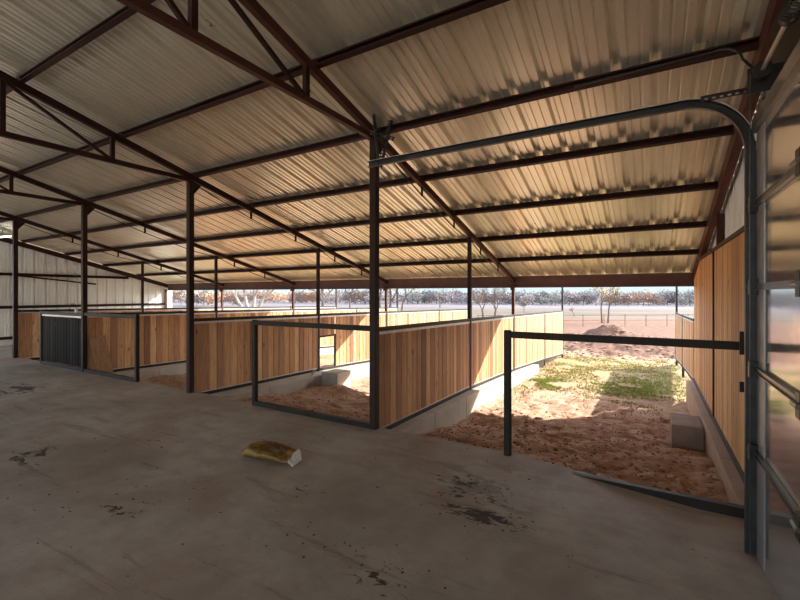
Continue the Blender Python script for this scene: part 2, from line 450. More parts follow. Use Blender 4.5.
for i, (X, h) in enumerate(((XR-.03, 2.6), (XA, 2.6), (XB, 2.6), (XC, 2.5), (XD, 2.5))):
    g = MB(); g.box(X-.03, X+.03, 16.87, 16.93, gz(X, 16.9, False)-.2, h)
    o = g.build('corner_post', M['frame'], origin=(X, 16.9, -.9), bevel=.004)
    tag(o, 'thin dark pole at the outer end of the paddock fence, %s from the right' % ordn[i], 'post', 'poles at the paddock fence ends')
for i, X in enumerate((XE, XA, XB, XC, XD, )[1:]):
    g = MB(); square_tube(g, X, YB, -.05, zr(YB)-.06, .088)
    o = g.build('steel_post', M['post'], origin=(X, YB, -.05)); tag(o, 'tall dark post on the other side of the aisle, %s from the overhead door' % ordn[i], 'post', 'far aisle posts')

# ------------------------------------------------------------------ trusses
for i, X in enumerate((XA, XB, XC, XD)):
    t = thing('roof_truss', (X, Y1, ZP), 'dark red roof truss with sloping rafter, %s from the overhead door' % ordn[i], 'truss', 'roof trusses')
    nrm = Vector((0, SL, 1)).normalized()
    g = MB(); g.bar((X, RIDGE, zr(RIDGE)+.005), (X, Y3+.28, zr(Y3+.28)+.005), .06, .09, nrm)
    g.bar((X, RIDGE, zr(RIDGE)+.005), (X, -3.25, zr(-3.25)+.005), .06, .09, Vector((0,-SL,1)).normalized())
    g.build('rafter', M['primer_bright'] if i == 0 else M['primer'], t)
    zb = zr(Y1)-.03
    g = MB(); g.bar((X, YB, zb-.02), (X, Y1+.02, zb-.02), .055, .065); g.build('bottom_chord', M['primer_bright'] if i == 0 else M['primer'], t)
    yy = [Y1-1.17*k for k in range(1, 4)]
    for y in yy + [RIDGE-(a-RIDGE) for a in yy if a > RIDGE+.3]:
        g = MB(); g.bar((X, y, zb), (X, y, zr(y)-.03), .05, .05, (0,1,0)); g.build('web_post', M['primer'], t)
    for a, b in zip(yy, yy[1:]):
        g = MB(); g.bar((X, a-.02, zb), (X, b+.02, zr(b)-.05), .035, .035, (1,0,0)); g.build('web_brace', M['primer'], t)
    # light sag rod slung below the rafter outside the aisle
    def low(y, d=.16): return (X, y, zr(y)-d)
    g = MB(); g.rod([(X, Y1+.05, zr(Y1)-.10), low(5.43, .17), low(6.6, .17), (X, Y2-.04, zr(Y2)-.1)], .009, 6)
    g.rod([(X, Y2+.04, zr(Y2)-.1), low(7.9, .16), low(9.0, .16), (X, Y3-.1, zr(Y3)-.1)], .009, 6)
    g.build('sag_rod', M['primer'], t)
    for y in (5.43, 6.6, 7.9, 9.0):
        g = MB(); g.box(X-.008, X+.008, y-.02, y+.02, zr(y)-.18, zr(y)-.04); g.build('hanger', M['primer'], t)

# ------------------------------------------------------------------ boarded partitions
def boards(g, axis, a0, a1, zlo, zhi, pos_, th=.022, w=.142):
    """planks standing side by side from a0 to a1; zlo/zhi functions"""
    n = max(1, round((a1-a0)/w)); w = (a1-a0)/n
    for k in range(n):
        p = a0+k*w+.002; q = a0+(k+1)*w-.002; j = R.uniform(-.0015, .0015)
        b = pos_+j
        ch = .008
        # plank with eased long edges
        def P(u, v, z):
            return (b+v, u, z) if axis == 'y' else (u, b+v, z)
        lo0, lo1, hi0, hi1 = zlo(p), zlo(q), zhi(p), zhi(q)
        sec = [(p, -th/2+ch), (p+ch, -th/2), (q-ch, -th/2), (q, -th/2+ch), (q, th/2-ch), (q-ch, th/2), (p+ch, th/2), (p, th/2-ch)]
        m_ = len(sec)
        vs = [P(u, v, zlo(u)) for u, v in sec] + [P(u, v, zhi(u)) for u, v in sec]
        fs = [(s, (s+1) % m_, (s+1) % m_+m_, s+m_) for s in range(m_)] + [tuple(range(m_-1, -1, -1)), tuple(range(m_, 2*m_))]
        g.add(vs, fs)
def partition(x, y0, y1, label, mat='wood', gap=None, group='boarded stall partitions', lift=0, raildepth=.06):
    pb = lambda y: PB(y)+lift
    t = thing('stall_partition', (x, y0, pb(y0)), label, 'partition', group)
    r = .052
    g = MB(); g.bar((x, y0, PT(y0)-r/2), (x, y1, PT(y1)-r/2), r, r); g.build('top_rail', M['frame'], t, bevel=.004)
    g = MB(); g.bar((x, y0, pb(y0)-.005), (x, y1, pb(y1)-.005), .052, .052); g.build('bottom_rail', M['frame'], t, bevel=.004)
    g = MB(); s0 = y0 if gap is None else gap
    g.bar((x, y0, PT(y0)-r-.019), (x, y1, PT(y1)-r-.019), .042, .036)
    g.bar((x, s0, pb(s0)+.031), (x, y1, pb(y1)+.031), .034, .016)
    g.box(x-.02, x+.02, y0, y0+.014, (pb(y0)+.03 if gap is None else .66), PT(y0)-r-.02)
    g.box(x-.02, x+.02, y1-.014, y1, pb(y1)+.03, PT(y1)-r-.02)
    g.build('edge_channel', M['galv'], t)
    g = MB()
    lo = lambda y: pb(y)+.035; hi = lambda y: PT(y)-r-.035
    if gap is None: boards(g, 'y', y0+.015, y1-.015, lo, hi, x)
    else:
        boards(g, 'y', y0+.015, gap, lambda y: .66, hi, x)
        boards(g, 'y', gap+.03, y1-.015, lo, hi, x)
    g.build('boards', M[mat], t)
    if gap is not None:
        g = MB(); g.bar((x, y0, .64), (x, gap+.03, .64), .04, .04); g.box(x-.02, x+.02, gap-.01, gap+.03, pb(gap)+.02, .66)
        g.build('gap_frame', M['frame'], t)
spans = [(Y1+.046, Y2-.033), (Y2+.033, Y3-.053), (Y3+.013, 13.66), (13.74, 16.865)]
where = ['inner length beside the aisle', 'length under the low roof', 'outer length past the eave', 'outermost length in the sun']
names = {XA: 'first partition left of the open stall', XB: 'partition with the low feed gap', XC: 'partition behind the leaning board', XD: 'partition nearest the white end wall'}
for X in (XA, XB, XC, XD):
    for k, (a, b) in enumerate(spans):
        partition(X, a, b, 'brown vertical board panel, %s, %s' % (where[k], names[X]), gap=(7.90 if (X == XB and k == 1) else None),
                  group='boarded stall partitions' )
    g = MB(); g.box(X-.03, X+.03, 13.67, 13.73, gz(X, 13.7, False)-.3, PT(13.7)+.01)
    o = g.build('fence_post', M['frame'], origin=(X, 13.7, -.6), bevel=.004)
    tag(o, 'short dark steel fence post halfway out along the %s' % names[X], 'post', 'short paddock fence posts')
# right-hand paddock fence: its boards stop short of the ground
for k, (a, b) in enumerate(((Y3+.16, 13.66), (13.74, 16.865))):
    partition(XR-.03, a, b, 'brown board fence panel beyond the right-hand wall, %s half, raised off the ground' % ['nearer','farther'][k], lift=.10, group='right-hand paddock fence')
g = MB(); g.box(XR-.06, XR, 13.67, 13.73, gz(XR, 13.7, False)-.3, PT(13.7)+.01)
o = g.build('fence_post', M['frame'], origin=(XR-.03, 13.7, -.6), bevel=.004); tag(o, 'short dark steel fence post in the right-hand paddock fence', 'post')
# thin dark plate under the outer length of the first partition
g = MB(); 
g.add([(XA-.01,12.25,-1),(XA+.01,12.25,-1),(XA+.01,13.68,-1),(XA-.01,13.68,-1),(XA-.01,12.25,PB(12.25)-.03),(XA+.01,12.25,PB(12.25)-.03),(XA+.01,13.68,PB(13.68)-.03),(XA-.01,13.68,PB(13.68)-.03)],
      [(0,1,2,3),(4,7,6,5),(0,4,5,1),(1,5,6,2),(2,6,7,3),(3,7,4,0)])
o = g.build('dark_plate', M['frame'], origin=(XA, 12.3, -.8)); tag(o, 'thin dark plate closing the gap under the sunlit outer boards', 'plate')

# ------------------------------------------------------------------ stall fronts
def front(xa, xb, stub, label, filled=False, dz=0, lowz=None, top=1.235):
    t = thing('stall_front', (xa, Y1, 0), label, 'gate frame', 'stall front frames')
    z0 = .03 if lowz is None else lowz; r = .064
    g = MB(); g.bar((xa, Y1, top-r/2), (xb, Y1, top-r/2), r, r); g.build('top_rail', M['frame'], t, bevel=.005)
    g = MB(); g.bar((xa, Y1, z0), (xb, Y1, z0), r, r*(1.25 if lowz else 1)); g.build('bottom_rail', M['frame'], t, bevel=.005)
    g = MB(); g.box(stub-.033, stub+.033, Y1-.033, Y1+.033, -.06, top+.012); g.build('end_post', M['frame'], t, bevel=.01)
    if filled:
        g = MB(); boards(g, 'x', min(xa,xb)+.05, max(xa,xb)-.05, lambda u: .085, lambda u: top-.12, Y1); g.build('boards', M['wood_shaded'], t)
        g = MB(); g.box(min(xa,xb)+.05, max(xa,xb)-.05, Y1-.02, Y1+.02, top-r-.04, top-r-.008); g.build('edge_channel', M['galv'], t)
    return t
front(-1.23+.03, .66, -1.23, 'dark open rail frame across the right-hand stall, ending at the door track', lowz=-.085, top=1.245)
front(-4.95, XA-.045, -4.95, 'dark open rail frame with thin end post, left of the tall foreground post', top=1.235)
front(-8.13, XC+.045, -8.13, 'dark open rail frame with a plank leaning behind it', top=1.235)
front(-12.24, XC-.045, -12.24, 'nearly black boarded stall front panel with pale strip under its top rail', True, top=1.22)
# hinge lug at the right end of the rail
for a, b_, w_ in ((1.15, 1.33, 'upper small black latch bracket where the rail meets the door track'), (.86, .94, 'lower small black latch bracket beside the door track')):
    g = MB(); g.box(.60, .66, Y1-.05, Y1-.03, a, b_); o = g.build('latch_bracket', M['black'], origin=(.62, Y1-.04, a)); tag(o, w_, 'bracket')

# leaning plank
g = MB()
vs = [(-10.10,4.42,-.04),(-9.86,4.52,-.04),(-9.86,4.50,-.04),(-10.10,4.40,-.04)]
bx = MB(); bx.box(-.011, .011, 0, .30, 0, .80)
mt = Matrix.Translation((-9.90, 4.33, -.075)) @ Matrix.Rotation(-.20, 4, 'Y') @ Matrix.Rotation(.10, 4, 'X')
b2 = MB(); b2.add([mt @ Vector(v) for v in bx.v], bx.f)
o = b2.build('leaning_plank', M['ply'], origin=(-9.83, 4.45, -.08), bevel=.003); tag(o, 'plain brown plank leaning against the post inside the third stall', 'plank')

# ------------------------------------------------------------------ water trough footings
def footing(x0, x1, y0, y1, zt, label, mat):
    g = MB(); g.box(x0, x1, y0, y1, -.75, zt); o = g.build('concrete_footing', M[mat], origin=(x0, y0, -.6), bevel=.015); tag(o, label, 'footing', 'concrete footings in the stalls')
footing(XB+.42, -5.66, 6.95, 7.42, -.06, 'pale concrete block footing beside the low feed gap', 'curb')
footing(.26, .62, 6.85, 7.5, -.16, 'brown concrete block footing against the boarded right-hand wall', 'block')
# plank ramp leaning on the pale footing
g = MB(); g.bar((-6.30, 6.76, -.30), (-6.18, 6.83, .0), .05, .02, (1,0,0)); 
o = g.build('wood_scrap', M['galv'], origin=(-6.25, 6.8, -.25)); tag(o, 'thin pale offcut leaning on the pale concrete footing', 'offcut')

# ------------------------------------------------------------------ right-hand end wall
def sheetwall(name, xw, y0, y1, zlo, zhi, mat, sign=1):
    prf = rib_profile(y0, y1, .055); g = MB(); n = len(prf)
    for y, d in prf: g.v.append((xw+sign*d, y, zlo(y)))
    for y, d in prf: g.v.append((xw+sign*d, y, zhi(y)))
    g.f = [(i, i+1, i+1+n, i+n) for i in range(n-1)]
    o = g.build(name, mat); m_ = o.modifiers.new('t', 'SOLIDIFY'); m_.thickness = .0015
    return o
DY1 = 3.52; DY0 = -2.3
o = sheetwall('wall_right', XR+.065, DY1+.1, Y3+.25, lambda y: -.3, lambda y: zr(y)+OFF-.01, M['wallmetal']); tag(o, kind='structure')
o = sheetwall('wall_right_upper', XR+.065, DY0-.1, DY1+.1, lambda y: 2.72, lambda y: zr(y)+OFF-.01, M['wallmetal']); tag(o, kind='structure')
o = sheetwall('wall_right_rear', XR+.065, -3.3, DY0-.1, lambda y: -.3, lambda y: zr(y)+OFF-.01, M['wallmetal']); tag(o, kind='structure')
g = MB()
nr = Vector((0,SL,1)).normalized()
g.bar((XR-.03, RIDGE, zr(RIDGE)+.02), (XR-.03, Y3+.28, zr(Y3+.28)+.02), .085, .17, nr)
g.bar((XR-.03, RIDGE, zr(RIDGE)+.02), (XR-.03, -3.25, zr(-3.25)+.02), .085, .17, Vector((0,-SL,1)).normalized())
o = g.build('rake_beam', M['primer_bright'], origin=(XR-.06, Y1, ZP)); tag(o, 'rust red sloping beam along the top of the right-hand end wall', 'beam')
for i, (y, wz) in enumerate(((3.78, 0), (7.15, 0), (Y3, 0))):
    g = MB(); g.box(XR-.025, XR+.055, y-.04, y+.04, -.35, zr(y)-.06)
    o = g.build('wall_column', M['primer_bright'], origin=(XR-.02, y, -.3)); tag(o, ['red steel column at the overhead door jamb','red steel column halfway along the boarded right-hand wall','red steel column at the eave end of the right-hand wall'][i], 'column')
def wz1(y): return min(2.20, zr(y)-.02)
WX = XR-.04
for i, (a, b) in enumerate(((3.74, 7.14), (7.17, Y3-.02))):
    t = thing('wall_boarding', (WX, a, -.05), ['warm cedar boarding on the right-hand wall beside the overhead door','warm cedar boarding on the right-hand wall toward the eave'][i], 'boarding')
    g = MB(); boards(g, 'y', a, b, lambda y: -.05, lambda y: wz1(y), WX, w=.14); g.build('boards', M['wood_warm'], t)
    g = MB(); g.bar((WX-.01, a, -.075), (WX-.01, b, -.075), .05, .05); g.build('sill_plate', M['frame'], t)
    if i == 0:
        g = MB(); g.box(WX-.03, WX-.012, b-.015, b+.012, -.05, wz1(b)); g.build('seam_trim', M['primer'], t)
    g = MB(); g.sweep([(-.025,-.02),(.025,-.02),(.025,.02),(-.025,.02)], [(WX-.012, y, wz1(y)+.02) for y in ([a, 7.14] if i == 0 else [a, 9.05, b])]); g.build('top_girt', M['primer'], t)
# header above the overhead door
g = MB(); g.box(XR-.10, XR-.02, DY0, DY1+.22, 2.74, 3.42); o = g.build('door_header', M['frame'], origin=(XR-.06, DY0, 2.84)); tag(o, 'nearly black deep header above the overhead door', 'beam')
g = MB(); g.box(XR-.055, XR+.0, DY1-.02, DY1+.1, -.3, 2.74); o = g.build('trim_1', M['track']); tag(o, kind='structure')

# ------------------------------------------------------------------ overhead door
def door_mat():
    m, nt, b = new('polished_door_panel'); p = pos(nt)
    n = noi(nt, p, 1.6, 3, .5); n2 = noi(nt, mapping(nt, p, (1,1,.25)), 7, 3)
    L(nt, ramp(nt, n, [(.3, (.47,.45,.46)), (.7, (.57,.55,.56))]), b.inputs['Base Color'])
    b.inputs['Metallic'].default_value = .8
    L(nt, rng(nt, n, .3, .7, .07, .13), b.inputs['Roughness'])
    bump(nt, b, n, .10, .03)
    return m
M['door'] = door_mat()
M['stile'] = simple('pale_stile', (.30,.30,.31), (.40,.40,.41), .35, .5, 8, .05)
M['seal'] = simple('black_rubber', (.012,.012,.012), (.02,.02,.02), .6, 0, 8)
DX = .60
t = thing('overhead_door', (DX, (DY0+DY1)/2, 0), 'closed sectional overhead door with shiny panels at the right edge', 'garage door')
H = 2.70/5
JZ = [-.11] + [.07+.532*k for k in range(1, 5)] + [2.73]
for k in range(5):
    z0 = JZ[k]; z1 = JZ[k+1] - .006
    g = MB(); g.box(DX, DX+.045, DY0, DY1, z0, z1); pn = g.build('panel', M['door'], t, bevel=.008)
    g = MB(); g.box(DX-.004, DX, DY1-.20, DY1, z0+.01, z1-.01); g.build('stile', M['stile'], pn)
    for ya in (2.44, .20):
        g = MB(); g.box(DX-.004, DX, ya, ya+.06, z0+.01, z1-.01); g.build('stile', M['stile'], pn)
for k in range(1, 5):
    z = JZ[k]
    g = MB()
    g.box(DX-.024, DX-.002, DY0+.02, DY1-.01, z-.020, z-.015)
    g.box(DX-.024, DX-.002, DY0+.02, DY1-.01, z+.015, z+.020)
    g.box(DX-.012, DX-.006, DY0+.02, DY1-.01, z-.016, z+.016)
    g.build('strut', M['strut'], t)
    for y in (2.47, .23):
        g = MB(); g.box(DX-.045, DX-.004, y-.035, y+.035, z-.06, z+.06); hg = g.build('hinge', M['black'], t, bevel=.004)
        g = MB(); g.tube((DX-.05, y-.045, z), (DX-.05, y+.045, z), .012, 10); g.build('pin', M['strut'], hg)
    g = MB(); g.box(DX-.05, DX-.005, DY1-.05, DY1-.005, z-.05, z+.05); ro = g.build('roller_bracket', M['black'], t)
    g = MB(); g.tube((DX-.03, DY1-.04, z), (DX-.03, DY1+.03, z), .008, 8); g.tube((DX-.03, DY1+.02, z), (DX-.03, DY1+.045, z), .022, 14); g.build('roller', M['strut'], ro)
g = MB(); g.box(DX-.03, DX+.045, DY0, DY1, 2.66, 2.75); g.build('top_rail', M['strut'], t, bevel=.005)
g = MB(); g.box(DX-.008, DX+.05, DY0, DY1, -.135, -.10); g.build('bottom_seal', M['seal'], t)

# tracks
YT = DY1+.045
def arc(cx, cz, r, a0, a1, n): return [(cx+r*math.cos(a0+(a1-a0)*i/n), YT, cz+r*math.sin(a0+(a1-a0)*i/n)) for i in range(n+1)]
t = thing('door_track', (DX-.03, YT, -.1), 'dark curved roller track running from the door jamb to the hanging bracket', 'track')
cprf = [(-.022,-.028),(.014,-.028),(.014,-.024),(-.018,-.024),(-.018,.024),(.014,.024),(.014,.028),(-.022,.028)]
path = [(DX-.03, YT, 2.57)] + arc(DX-.03-.38, 2.57, .38, 0, PI/2, 14)[1:] + [(-2.5, YT, 2.955)]
g = MB(); g.sweep(cprf, [(DX-.03, YT, -.11), (DX-.03, YT, 2.62)], up=(1,0,0)); g.build('vertical_track', M['track'], t)
g = MB(); 
# for the curve the track lies in a plane of constant Y: sweep with the side vector along Y
def sweepY(g, prof, path):
    path = [Vector(p) for p in path]; rings = []
    for i, p in enumerate(path):
        a = path[max(0,i-1)]; b = path[min(len(path)-1,i+1)]; tt = (b-a).normalized()
        side = Vector((0,1,0)); u = tt.cross(side).normalized()
        rings.append([p+side*s_+u*b_ for s_, b_ in prof])
    n = len(prof); g.add([q for r in rings for q in r], [(i*n+j, i*n+(j+1)%n, (i+1)*n+(j+1)%n, (i+1)*n+j) for i in range(len(path)-1) for j in range(n)] + [tuple(range(n-1,-1,-1)), tuple((len(path)-1)*n+j for j in range(n))])
sweepY(g, [(.022-.0,-.028),(.022,.028),(-.014,.028),(-.014,.024),(.018,.024),(.018,-.024),(-.014,-.024),(-.014,-.028)], path)
g.build('horizontal_track', M['track'], t)
g = MB(); sweepY(g, [(-.020,-.031),(.026,-.031),(.026,-.027),(-.020,-.027)], [path[0]]+path[1:]); g.build('track_lip', M['chrome'], t)
g = MB(); g.box(DX+.03, DX+.11, YT-.02, YT+.13, -.2, 2.9); g.box(DX-.03, DX+.06, YT+.10, YT+.106, -.15, 2.55); g.build('jamb_angle', M['track'], t)
g = MB()
for z in (.3, .9, 1.5, 2.1, 2.5):
    g = MB(); g.box(DX-.01, DX+.05, YT+.02, YT+.035, z, z+.07); g.build('track_clip', M['track'], t)
# perforated angles
def perf(g, p, q, w, up=(0,0,1)):
    p = Vector(p); q = Vector(q); d = (q-p); Ln = d.length; d.normalize()
    side = d.cross(Vector(up)).normalized(); u = side.cross(d).normalized()
    for s0 in (-1, 1):
        a = p+u*s0*w*.36; b = q+u*s0*w*.36
        g.bar(a, b, .003, w*.28, up)
    k = 0.0
    while k < Ln-.02:
        g.bar(p+d*k, p+d*min(Ln, k+.022), .003, w*.5, up); k += .042
    g.bar(p+side*.0+u*(w/2)+side*w*.4, q+u*(w/2)+side*w*.4, w*.8, .003, up)
g = MB(); perf(g, (.30, YT-.03, 2.95), (.72, YT-.03, 2.95), .03); g.build('wall_strap', M['track'], t)
br = thing('hanging_bracket', (-2.45, YT, 3.0), 'perforated steel hangers tying the end of the roller track to the roof', 'bracket')
g = MB(); perf(g, (-2.38, YT+.03, 2.93), (-2.42, 3.56, 3.46), .045, (0,1,0)); g.build('hanger_angle', M['track'], br)
g = MB(); perf(g, (-2.40, YT+.05, 2.93), (-2.44, 3.90, 3.52), .04, (1,0,0)); g.build('hanger_angle', M['track'], br)
g = MB(); perf(g, (-2.50, YT+.05, 3.30), (-2.20, 3.60, 3.17), .035, (0,0,1)); g.build('brace_angle', M['track'], br)
# torsion shaft, drum and spring
t = thing('torsion_shaft', (DX, 2.5, 3.0), 'bright steel torsion shaft above the door with black drum and spring', 'shaft')
SX, SZ = .60, 3.005
g = MB(); g.tube((SX, DY0, SZ), (SX, 3.50, SZ), .0125, 12); g.build('shaft', M['chrome'], t, smooth=True)
g = MB(); g.tube((SX, 3.38, SZ), (SX, 3.44, SZ), .040, 24); g.tube((SX, 3.36, SZ), (SX, 3.38, SZ), .048, 24); g.tube((SX,3.44,SZ),(SX,3.455,SZ),.046,24)
g.build('cable_drum', M['black'], t)
g = MB(); 
pth = [(SX+.036*math.cos(a*.9), 2.80-.0038*a, SZ+.036*math.sin(a*.9)) for a in range(0, 420)]
g.rod(pth, .0052, 5); g.tube((SX, 2.82, SZ), (SX, 2.76, SZ), .038, 16); g.build('spring', M['black'], t, smooth=True)
g = MB(); g.box(SX-.06, XR-.1, 3.465, 3.475, SZ-.10, SZ+.06); g.build('bearing_plate', M['black'], t)
g = MB(); g.rod([(SX-.055, 3.41, SZ), (SX-.05, 3.45, 2.0), (SX-.045, 3.47, -.05)], .0025, 5); g.build('lift_cable', M['strut'], t)
# flexible conduit curving off the purlin
g = MB(); pts = []
for i in range(14):
    a = i/13*PI/2; pts.append((.42+.16*math.sin(a), 4.05-.15*(i/13), 3.50-.17+.17*math.cos(a)))
pts = [(-.6, 4.15, 3.53), (0, 4.13, 3.53), (.2, 4.10, 3.52)] + pts + [(.59, 3.6, 3.12)]
g.rod(pts, .009, 8); o = g.build('conduit', M['black'], smooth=True, origin=(.4, 4.1, 3.4)); tag(o, 'thin black conduit curving down from the purlin end to the door shaft', 'conduit')

# ------------------------------------------------------------------ left end wall
XW = XE - .08
o = sheetwall('wall_left', XW, 3.7, Y3+.3, lambda y: -.35, lambda y: zr(y)+OFF-.01, M['wallmetal'], -1); tag(o, kind='structure')
o = sheetwall('wall_left_upper', XW, -3.3, 3.7, lambda y: 3.1, lambda y: zr(y)+OFF-.01, M['wallmetal'], -1); tag(o, kind='structure')
for i, (z, ya, yb) in enumerate(((2.25, 3.75, 8.75), (1.20, 3.75, Y3), (.22, 3.75, Y3))):
    g = MB(); g.sweep(cprof(.05, .09), [(XW+.045, ya, z), (XW+.045, yb, z)]); o = g.build('wall_girt', M['primer'], origin=(XW+.04, Y1, z))
    tag(o, ['highest','middle','lowest'][i] + ' red steel girt running across the white ribbed end wall', 'girt')
g = MB(); g.bar((XW+.07, 5.3, 2.22), (XW+.07, 7.6, 1.98), .03, .05); o = g.build('wall_brace', M['primer'], origin=(XW+.07, 5.3, 2.1)); tag(o, 'slanting red brace just under the highest girt of the white end wall', 'brace')
g = MB(); g.bar((XW+.05, RIDGE, zr(RIDGE)+.02), (XW+.05, Y3+.25, zr(Y3+.25)+.02), .08, .15, nr); g.bar((XW+.05, RIDGE, zr(RIDGE)+.02), (XW+.05, -3.25, zr(-3.25)+.02), .08, .15, Vector((0,-SL,1)).normalized())
o = g.build('rake_beam', M['primer'], origin=(XW+.05, Y1, ZP)); tag(o, 'dark red sloping beam along the top of the white left-hand end wall', 'beam')
g = MB(); g.box(XW+.02, XW+.10, Y3-.05, Y3+.03, -.4, ze-.1); o = g.build('wall_column', M['primer_bright'], origin=(XW+.05, Y3, -.3)); tag(o, 'rust red column at the eave corner of the white end wall', 'column')
g = MB(); g.box(XW+.02, XW+.10, Y1-.05, Y1+.05, -.4, zr(Y1)-.06); o = g.build('wall_column', M['post'], origin=(XW+.05, Y1, -.3)); tag(o, 'dark column on the white end wall in line with the aisle posts', 'column')
# small glowing white strip near top of that wall, built as a lamp
ml, nt, b = new('strip_lens'); b.inputs['Emission Color'].default_value = (1,.97,.9,1); b.inputs['Emission Strength'].default_value = 4
b.inputs['Base Color'].default_value = (.8,.8,.8,1)
t = thing('glow_strip', (-16.5, 4.75, 3.3), 'small glowing white strip hanging high near the left end wall', 'lamp')
g = MB(); g.bar((-16.55, 4.55, 3.28), (-16.55, 4.92, 3.36), .07, .035); g.build('lens', ml, t, bevel=.01)
g = MB(); g.bar((-16.55, 4.53, 3.305), (-16.55, 4.94, 3.39), .09, .025); g.bar((-16.55,4.73,3.34),(-16.55,4.73,zr(4.73)+.12),.02,.02,(0,1,0)); g.build('housing', M['galv'], t)
# loop of wire with a white tag above the dark stall front
t = thing('wire_loop', (-10.9, Y1, 1.22), 'thin wire loop with white end standing on the dark boarded stall front', 'wire')
g = MB(); g.rod([(-10.52-.16+.16*math.cos(a), Y1, 1.22+.19*math.sin(a)) for a in [PI*i/12 for i in range(13)]], .006, 6); g.build('wire', M['frame'], t)
g = MB(); g.box(-10.56, -10.50, Y1-.02, Y1+.02, 1.22, 1.30); g.build('white_end', M['wallmetal'], t, bevel=.008)

# ------------------------------------------------------------------ feed bag
def bag_mat():
    m, nt, b = new('printed_paper_bag')
    tc = N(nt, 'ShaderNodeTexCoord').outputs['Object']
    s = N(nt, 'ShaderNodeSeparateXYZ'); L(nt, tc, s.inputs[0])
    n = noi(nt, tc, 9, 4)
    y = ramp(nt, n, [(.35, (.07,.03,.006)), (.5, (.20,.10,.012)), (.68, (.34,.19,.025))])
    st = mth(nt, 'ADD', s.outputs[1], mth(nt, 'MULTIPLY', n, .05))
    band = mth(nt, 'MULTIPLY', mth(nt, 'GREATER_THAN', st, .035), mth(nt, 'LESS_THAN', st, .10))
    band = mth(nt, 'MULTIPLY', band, mth(nt, 'MULTIPLY', mth(nt, 'GREATER_THAN', s.outputs[0], -.20), mth(nt, 'LESS_THAN', s.outputs[0], .08)))
    c = mix(nt, band, y, (.13,.02,.012))
    # dark printed marks along the side
    ch = N(nt, 'ShaderNodeTexBrick'); ch.inputs['Scale'].default_value = 1; ch.inputs['Brick Width'].default_value = .022; ch.inputs['Row Height'].default_value = .05
    ch.inputs['Mortar Size'].default_value = .005; L(nt, tc, ch.inputs['Vector'])
    tx = mth(nt, 'MULTIPLY', mth(nt, 'GREATER_THAN', ch.outputs['Fac'], .5), mth(nt, 'MULTIPLY', mth(nt, 'GREATER_THAN', s.outputs[0], -.02), mth(nt, 'LESS_THAN', s.outputs[0], .16)))
    tx = mth(nt, 'MULTIPLY', tx, mth(nt, 'LESS_THAN', s.outputs[1], .02))
    c = mix(nt, mth(nt, 'MULTIPLY', tx, .7), c, (.05,.03,.015))
    L(nt, c, b.inputs['Base Color']); b.inputs['Roughness'].default_value = .38
    bump(nt, b, noi(nt, tc, 22, 4), .7, .012)
    return m
M['bag'] = bag_mat()
M['bagwhite'] = simple('torn_white_paper', (.62,.60,.56), (.80,.78,.74), .7, 0, 30, .3)
ang = math.radians(15)
bloc = (-3.22, 2.92, .0)
t = thing('feed_bag', bloc, 'crumpled yellow paper feed bag with torn white end on the concrete floor', 'bag')
nu, nv = 40, 26; vs = []; fs = []
def bagpt(u, v):
    # u 0..1 along the length, v 0..1 around
    th = 2*PI*v; x = -.33+.60*u
    w = .135*(min(1, (u/.22))**.55) ; w = max(.012, w) * (1 - .12*max(0, u-.85)/.15)
    hh = (.030 + .032*math.sin(PI*min(1, u*1.05+.05))) * (min(1, u/.25)**.4 if u > 0 else 0)
    hh = max(.006, hh)
    cx, cz = math.cos(th), math.sin(th)
    sx_ = math.copysign(abs(cx)**.75, cx); sz_ = math.copysign(abs(cz)**.8, cz)
    y = w*sx_; z = hh*(1+sz_)
    v3 = Vector((x*8, y*9, z*9))
    y += .018*noise.noise(v3+Vector((5,0,0))); 
    z += (.030*noise.noise(v3*.9) + .022*(.5-2*abs(noise.noise(v3*2.0))) + .012*noise.noise(v3*5)) * (.3+.7*max(0, sz_)) + .012
    return Vector((x, y, max(.004, z)))
for i in range(nu+1):
    for j in range(nv): vs.append(bagpt(i/nu, j/nv))
for i in range(nu):
    for j in range(nv): fs.append((i*nv+j, i*nv+(j+1)%nv, (i+1)*nv+(j+1)%nv, (i+1)*nv+j))
fs.append(tuple(range(nv)))
g = MB(); g.add(vs, fs); o = g.build('sack', M['bag'], smooth=True); o.parent = t; o.rotation_euler = (0,0,ang-.02); 
# folded white end flap
g = MB(); vs = []; fs = []
for i in range(9):
    for j in range(nv):
        p = bagpt(1, j/nv); u = i/8
        q = Vector((p.x + .06*u, p.y*(1-.25*u) - .05*u, max(.005, p.z*(1-.75*u)+.004*math.sin(j*2.1+i))))
        vs.append(q)
for i in range(8):
    for j in range(nv): fs.append((i*nv+j, i*nv+(j+1)%nv, (i+1)*nv+(j+1)%nv, (i+1)*nv+j))
fs.append(tuple(8*nv+j for j in range(nv)))
g.add(vs, fs); o = g.build('torn_end', M['bagwhite'], smooth=False); o.parent = t; o.rotation_euler = (0,0,ang-.02)

